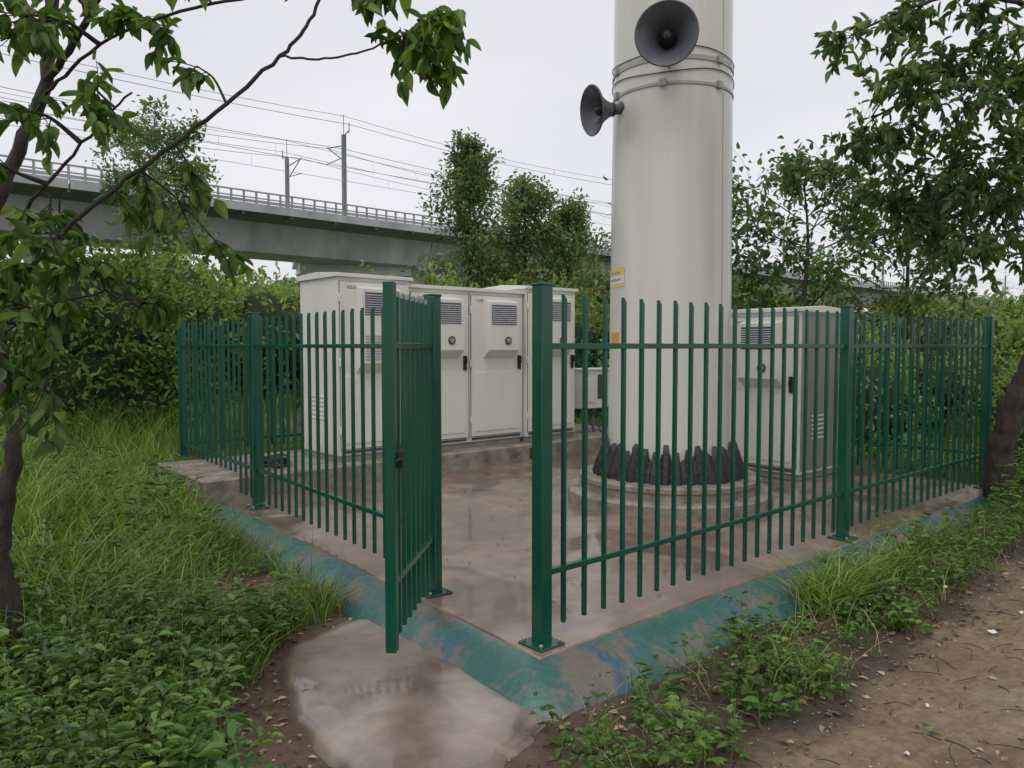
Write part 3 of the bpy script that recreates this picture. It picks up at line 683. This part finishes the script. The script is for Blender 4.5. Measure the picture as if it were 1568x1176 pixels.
def pts(n,xr,yr,cond,s0=None):
    x=rng.uniform(*xr,n);y=rng.uniform(*yr,n)
    lim=.44-.18*sstep(1.8,3.2,x)
    k=cond(x,y)&(sd(x,y)>lim+.10*wob(x,y,2.3)); 
    x=x[k];y=y[k]; k=~inramp(x,y,1.07); x=x[k];y=y[k]
    return np.stack([x,y,gh(x,y)-.01],1)
def tuft(P,n,s):
    Q=np.repeat(P,n,0); Q[:,:2]+=rng.normal(0,s,(len(Q),2)); return Q
def plf(x,y):
    u=(x-A[0])*U[0]+(y-A[1])*U[1]; v=(x-A[0])*Vv[0]+(y-A[1])*Vv[1]
    return ~((u>-.14)&(v>4.5)&(v<6.1))
g=Geo()
left=lambda x,y:(x<-.9-.15*wob(x,y,2))&(mudm(x,y)>1.1+.35*wob(x,y,3))&plf(x,y)
P=pts(27000,(-9,-.9),(3.4,11),lambda x,y:left(x,y)&(rng.uniform(0,1,len(x))<.6+.6*wob(x,y,1.2)))
P=tuft(P,3,.03); hh=(.17+.22*np.clip(sd(P[:,0],P[:,1])-.4,0,1.5)/1.5)*(1+.5*wob(P[:,0],P[:,1],1.6,2))*rng.uniform(.5,1.5,len(P))
g.add(*blades(P,hh,rng.uniform(.004,.011,len(P)),.7))
P=pts(2600,(-3.5,-.8),(2.3,4.2),lambda x,y:left(x,y)&(rng.uniform(0,1,len(x))<.6+.7*wob(x,y,1.5,1))); P=tuft(P,4,.03)
g.add(*blades(P,rng.uniform(.10,.40,len(P)),rng.uniform(.004,.010,len(P)),.9))
band=lambda x,y:(pathd(x,y)<-.08+.12*wob(x,y,2))&(x>.3)
P=pts(6400,(.2,7.5),(2.7,9.5),lambda x,y:band(x,y)&(rng.uniform(0,1,len(x))<.12+.45*sstep(1.6,3.2,x)+.45*wob(x,y,1.5)))
P=tuft(P,3,.03); g.add(*blades(P,rng.uniform(.07,.28,len(P)),rng.uniform(.004,.008,len(P)),.8))
for (x,y,n,h,s) in((1.95,4.75,300,.40,.09),(2.15,4.95,240,.38,.1),(2.35,5.1,200,.34,.09),(-1.22,4.72,220,.28,.09),(-1.38,4.5,150,.24,.08),(-1.05,4.95,120,.25,.06),(-1.5,5.4,160,.3,.10),(1.55,3.75,90,.18,.07),(2.7,5.3,200,.32,.1),(-1.7,5.75,200,.3,.12),(3.2,5.9,200,.32,.12),(-2.4,5.0,300,.5,.2),(-2.5,4.4,300,.5,.2),(-2.0,4.0,220,.38,.16),(-2.3,5.9,260,.4,.2),(-1.75,3.3,150,.3,.12),(-1.5,2.9,120,.28,.1),(-2.95,6.95,260,.42,.16),(-3.4,7.5,260,.42,.2)):
    Q=np.tile(np.array([[x,y,0.]]),(n,1)); Q[:,:2]+=rng.normal(0,s,(n,2)); Q[:,2]=gh(Q[:,0],Q[:,1])-.01
    Q=Q[sd(Q[:,0],Q[:,1])>.34]
    g.add(*blades(Q,h*rng.uniform(.6,1.3,len(Q)),rng.uniform(.005,.010,len(Q)),1.0))
P=pts(16000,(-14,14),(9,17),lambda x,y:(sd(x,y)>.6)&plf(x,y)&(pathd(x,y)<-.3)); P=tuft(P,2,.04); g.add(*blades(P,rng.uniform(.2,.5,len(P)),rng.uniform(.010,.016,len(P)),.6))
P=pts(1100,(-6,-1.2),(2.6,9.5),left); V,Fq=blades(P,rng.uniform(.4,.75,len(P)),np.full(len(P),.003),.35); g.add(V,Fq)
g.obj('grass',M_grass,None)
g=Geo(); P=pts(3000,(-5,5.5),(2.4,8.5),lambda x,y:(left(x,y)|((x>.3)&(pathd(x,y)<0)))); P=tuft(P,2,.03)
g.add(*blades(P,rng.uniform(.08,.35,len(P)),rng.uniform(.002,.005,len(P)),1.4))
g.obj('dry_grass',leafmat('dry_straw',(.16,.12,.06),(.30,.24,.13),(.45,.38,.22),trans=.2),None)
def weeds(name,P,hr,nl,size,width=.55,tri=True,mat=None,up=.25):
    L=Geo()
    n=len(P); H=rng.uniform(*hr,n); tip=P+np.stack([rng.normal(0,.25,n)*H,rng.normal(0,.25,n)*H,H],1)
    sc=rng.uniform(.55,1.5,n)
    for k in range(nl):
        t=rng.uniform(.3,1,n)[:,None]; b=P+(tip-P)*t; a=rng.uniform(0,6.28,n)
        rad_=np.stack([np.cos(a),np.sin(a),rng.uniform(-.1,.6,n)],1); pet=rng.uniform(.01,.05,n)[:,None]
        c=b+rad_*pet
        for da in((-.8,0,.8) if (tri and k%2==0) else (0,)):
            r2=np.stack([np.cos(a+da),np.sin(a+da),rad_[:,2]-.1],1)
            L.add(*leafgeo(c,r2,size*sc*(1.25-.5*t[:,0])*rng.uniform(.7,1.2,n),width=width,upj=up,droop=.18))
    V,Fq=blades(P,H*.95,np.full(n,.004),.25); L.add(V,Fq)
    L.obj(name,mat or M_weed,None)
M_weed2=leafmat('broad_weed_leaves',(.04,.10,.028),(.08,.175,.042),(.15,.27,.065),clump=1.4,rough=.33,trans=.3)
ll=lambda x,y:(left(x,y)|((x<-.78)&(y<3.3)&(mudm(x,y)>1.0)))
P=np.concatenate([pts(3000,(-3.6,-.6),(2.3,4.4),lambda x,y:ll(x,y)&(wob(x,y,1.7,2)>-.45)),pts(900,(-4.5,-1),(4.0,8),lambda x,y:left(x,y)&(wob(x,y,1.0)>.15))])
weeds('leafy_weeds',P,(.06,.38),8,.044)
P=np.concatenate([pts(700,(-3.4,-.7),(2.3,4.3),lambda x,y:ll(x,y)&(wob(x,y,1.9,4)>-.3)),pts(260,(-4.5,-1.4),(4.2,8),left)])
weeds('broadleaf_weeds',P,(.15,.55),15,.068,.38,False,M_weed2,.35)
P=pts(70,(-3.4,-1.1),(2.4,4.0),ll); weeds('broadleaf_weeds',P,(.08,.3),8,.105,.6,False,M_weed2,.3)
bd=lambda x,y:(pathd(x,y)<-.06+.14*wob(x,y,2))&(x>.1)
P=np.concatenate([pts(1500,(.1,2.4),(2.5,5.2),lambda x,y:bd(x,y)&(wob(x,y,1.9,1)>.12)),pts(3200,(2.0,8),(4.4,9.5),lambda x,y:bd(x,y)&(rng.uniform(0,1,len(x))<.7)&(wob(x,y,2.1,3)>-.35))])
weeds('leafy_weeds',P,(.05,.22),6,.042)
P=pts(240,(.3,4.5),(2.5,7),bd); weeds('broadleaf_weeds',P,(.08,.30),9,.065,.42,False,M_weed2,.35)
P=pts(500,(4.6,8),(6.4,9.6),bd); weeds('leafy_weeds',P,(.25,.55),12,.055)
P=pts(190,(2.0,5),(4.6,8),bd); weeds('leafy_weeds',P,(.2,.42),10,.05)
P=pts(26,(1.5,5.5),(4.0,8),lambda x,y:pathd(x,y)<.0); weeds('white_flower_heads',P,(.15,.3),3,.018,.8,False,simple('white_flowers',(.5,.5,.4),(.7,.7,.6),3,.7))
P=pts(300,(1.0,5.5),(2.6,6.2),lambda x,y:(pathd(x,y)>.1)&(wob(x,y,2.5,1)>.3)); weeds('leafy_weeds',P,(.02,.07),5,.03)
# litter
g=Geo()
def flat(n,xr,yr,cond,s):
    x=rng.uniform(*xr,n);y=rng.uniform(*yr,n);k=cond(x,y)&(sd(x,y)>.36);x=x[k];y=y[k];k=~inramp(x,y);x=x[k];y=y[k]
    P=np.stack([x,y,gh(x,y)+.008],1); a=rng.uniform(0,6.28,len(x))
    g.add(*leafgeo(P,np.stack([np.cos(a),np.sin(a),rng.normal(0,.16,len(x))],1),s*rng.uniform(.3,1.3,len(x)),width=.6,upj=.2,droop=0,fold=.3))
flat(3600,(.2,5),(2.4,6),lambda x,y:pathd(x,y)<.15,.042); flat(5200,(.6,6),(2.3,6.5),lambda x,y:(pathd(x,y)>=.1)&(rng.uniform(0,1,len(x))<.5+.7*wob(x,y,2)),.027); flat(2200,(-2.8,-.4),(2.4,6),lambda x,y:x<10,.04)
g.obj('leaf_litter',M_litter,None)
g=Geo(); x=rng.normal(0,1,90)*1.2+0.6; y=rng.normal(0,1,90)*1.3+6; k=(sd(x,y)<-.05)&(np.hypot(x-PX,y-PY)>1.02); x=x[k];y=y[k]
q=(x-A[0])*Vv[0]+(y-A[1])*Vv[1]; x=x[q<4.4];y=y[q<4.4]; a=rng.uniform(0,6.28,len(x))
g.add(*leafgeo(np.stack([x,y,x*0+.004],1),np.stack([np.cos(a),np.sin(a),a*0+.03],1),rng.uniform(.012,.035,len(x)),width=.6,upj=.08,droop=0)); g.obj('fallen_leaves_on_slab',M_litter,None)
W=Geo()
for _ in range(560):
    x=rng.uniform(-2,5);y=rng.uniform(2.4,6)
    if sd(x,y)<.45: continue
    a=rng.uniform(0,6.28); l=rng.uniform(.03,.22); z=float(gh(x,y))+.008
    tube(W,spline([(x,y,z),(x+l*.5*math.cos(a+.2),y+l*.5*math.sin(a+.2),z+.012),(x+l*math.cos(a),y+l*math.sin(a),z)],3),.0026,.0013,4)
W.obj('fallen_twigs',M_bark,None)
pb=PB()
for i in range(2400):
    x=rng.uniform(.4,6);y=rng.uniform(2.4,7)
    if i%5==0: x=rng.uniform(-2.2,0);y=rng.uniform(2.5,5.2)
    if sd(x,y)<.42 : continue
    s=rng.uniform(.002,.007)*(2.8 if rng.uniform()<.03 else 1); z=float(gh(x,y))
    q=[(1,0,0),(0,1,0),(-1,0,0),(0,-1,0),(0,0,.7),(0,0,-.7)]
    T=Matrix.Translation((x,y,z+s*.3))@Matrix.Rotation(rng.uniform(0,6),4,'Z')@Matrix.Diagonal((s*1.4,s,s,1))
    pb.add(q,[(0,1,4),(1,2,4),(2,3,4),(3,0,4),(1,0,5),(2,1,5),(3,2,5),(0,3,5)],0,T)
pb.build('pebbles',[M_peb],None)
pb=PB()
for x,y,s in((.38,2.98,.022),(3.35,4.85,.04),(2.7,4.2,.03),(2.2,3.1,.02),(3.0,4.4,.015),(1.9,3.4,.012),(-1.3,3.6,.012),(1.6,3.0,.012),(2.5,3.6,.014)):
    z=float(gh(x,y))+.012; a=rng.uniform(0,6); T=Matrix.Translation((x,y,z))@Matrix.Rotation(a,4,'Z')
    pb.add([(-s,-s*.6,0),(s*.1,-s*.8,.01),(s,-s*.3,.003),(s*.8,s*.7,.008),(-.2*s,s*.5,.014),(-s*.9,s*.6,.0)],[(0,1,4,5),(1,2,3,4)],0,T)
pb.build('paper_scraps',[M_white],None)
# ---------------------------------------------------------------- world, light, camera
w=bpy.data.worlds.new('World'); scene.world=w; w.use_nodes=True; nt=w.node_tree; nt.nodes.clear()
out=nt.nodes.new('ShaderNodeOutputWorld'); sky=nt.nodes.new('ShaderNodeTexSky'); sky.sky_type='NISHITA'; sky.sun_disc=False
sky.sun_elevation=math.radians(60); sky.sun_rotation=math.radians(200)
b1=nt.nodes.new('ShaderNodeBackground'); b1.inputs[1].default_value=.1; nt.links.new(sky.outputs[0],b1.inputs[0])
tc=nt.nodes.new('ShaderNodeTexCoord'); mp=nt.nodes.new('ShaderNodeMapping'); mp.inputs['Scale'].default_value=(1,1,2.5)
nn_=nt.nodes.new('ShaderNodeTexNoise'); nn_.inputs['Scale'].default_value=1.8; nn_.inputs['Detail'].default_value=5
nt.links.new(tc.outputs['Generated'],mp.inputs[0]); nt.links.new(mp.outputs[0],nn_.inputs['Vector'])
cr=nt.nodes.new('ShaderNodeValToRGB'); cr.color_ramp.elements[0].position=.3; cr.color_ramp.elements[0].color=(.76,.755,.81,1)
cr.color_ramp.elements[1].position=.7; cr.color_ramp.elements[1].color=(.93,.92,.955,1)
nt.links.new(nn_.outputs['Fac'],cr.inputs[0])
b2=nt.nodes.new('ShaderNodeBackground'); b2.inputs[1].default_value=1.0; nt.links.new(cr.outputs[0],b2.inputs[0])
ms=nt.nodes.new('ShaderNodeMixShader'); ms.inputs[0].default_value=.9
nt.links.new(b1.outputs[0],ms.inputs[1]); nt.links.new(b2.outputs[0],ms.inputs[2]); nt.links.new(ms.outputs[0],out.inputs[0])
sl=bpy.data.lights.new('sun','SUN'); sl.energy=1.25; sl.angle=math.radians(50); sl.color=(1,.97,.93)
so=link(bpy.data.objects.new('sun',sl)); so.rotation_euler=(math.radians(30),0,math.radians(-20))
cd=bpy.data.cameras.new('camera'); cam=link(bpy.data.objects.new('camera',cd)); cam.location=(0,0,1.5)
cam.rotation_euler=(math.radians(87.14),0,0); cd.sensor_width=36; cd.lens=26.68; cd.clip_start=.05; cd.clip_end=3000
scene.camera=cam
scene.view_settings.view_transform='Standard'; scene.view_settings.look='None'; scene.view_settings.exposure=0
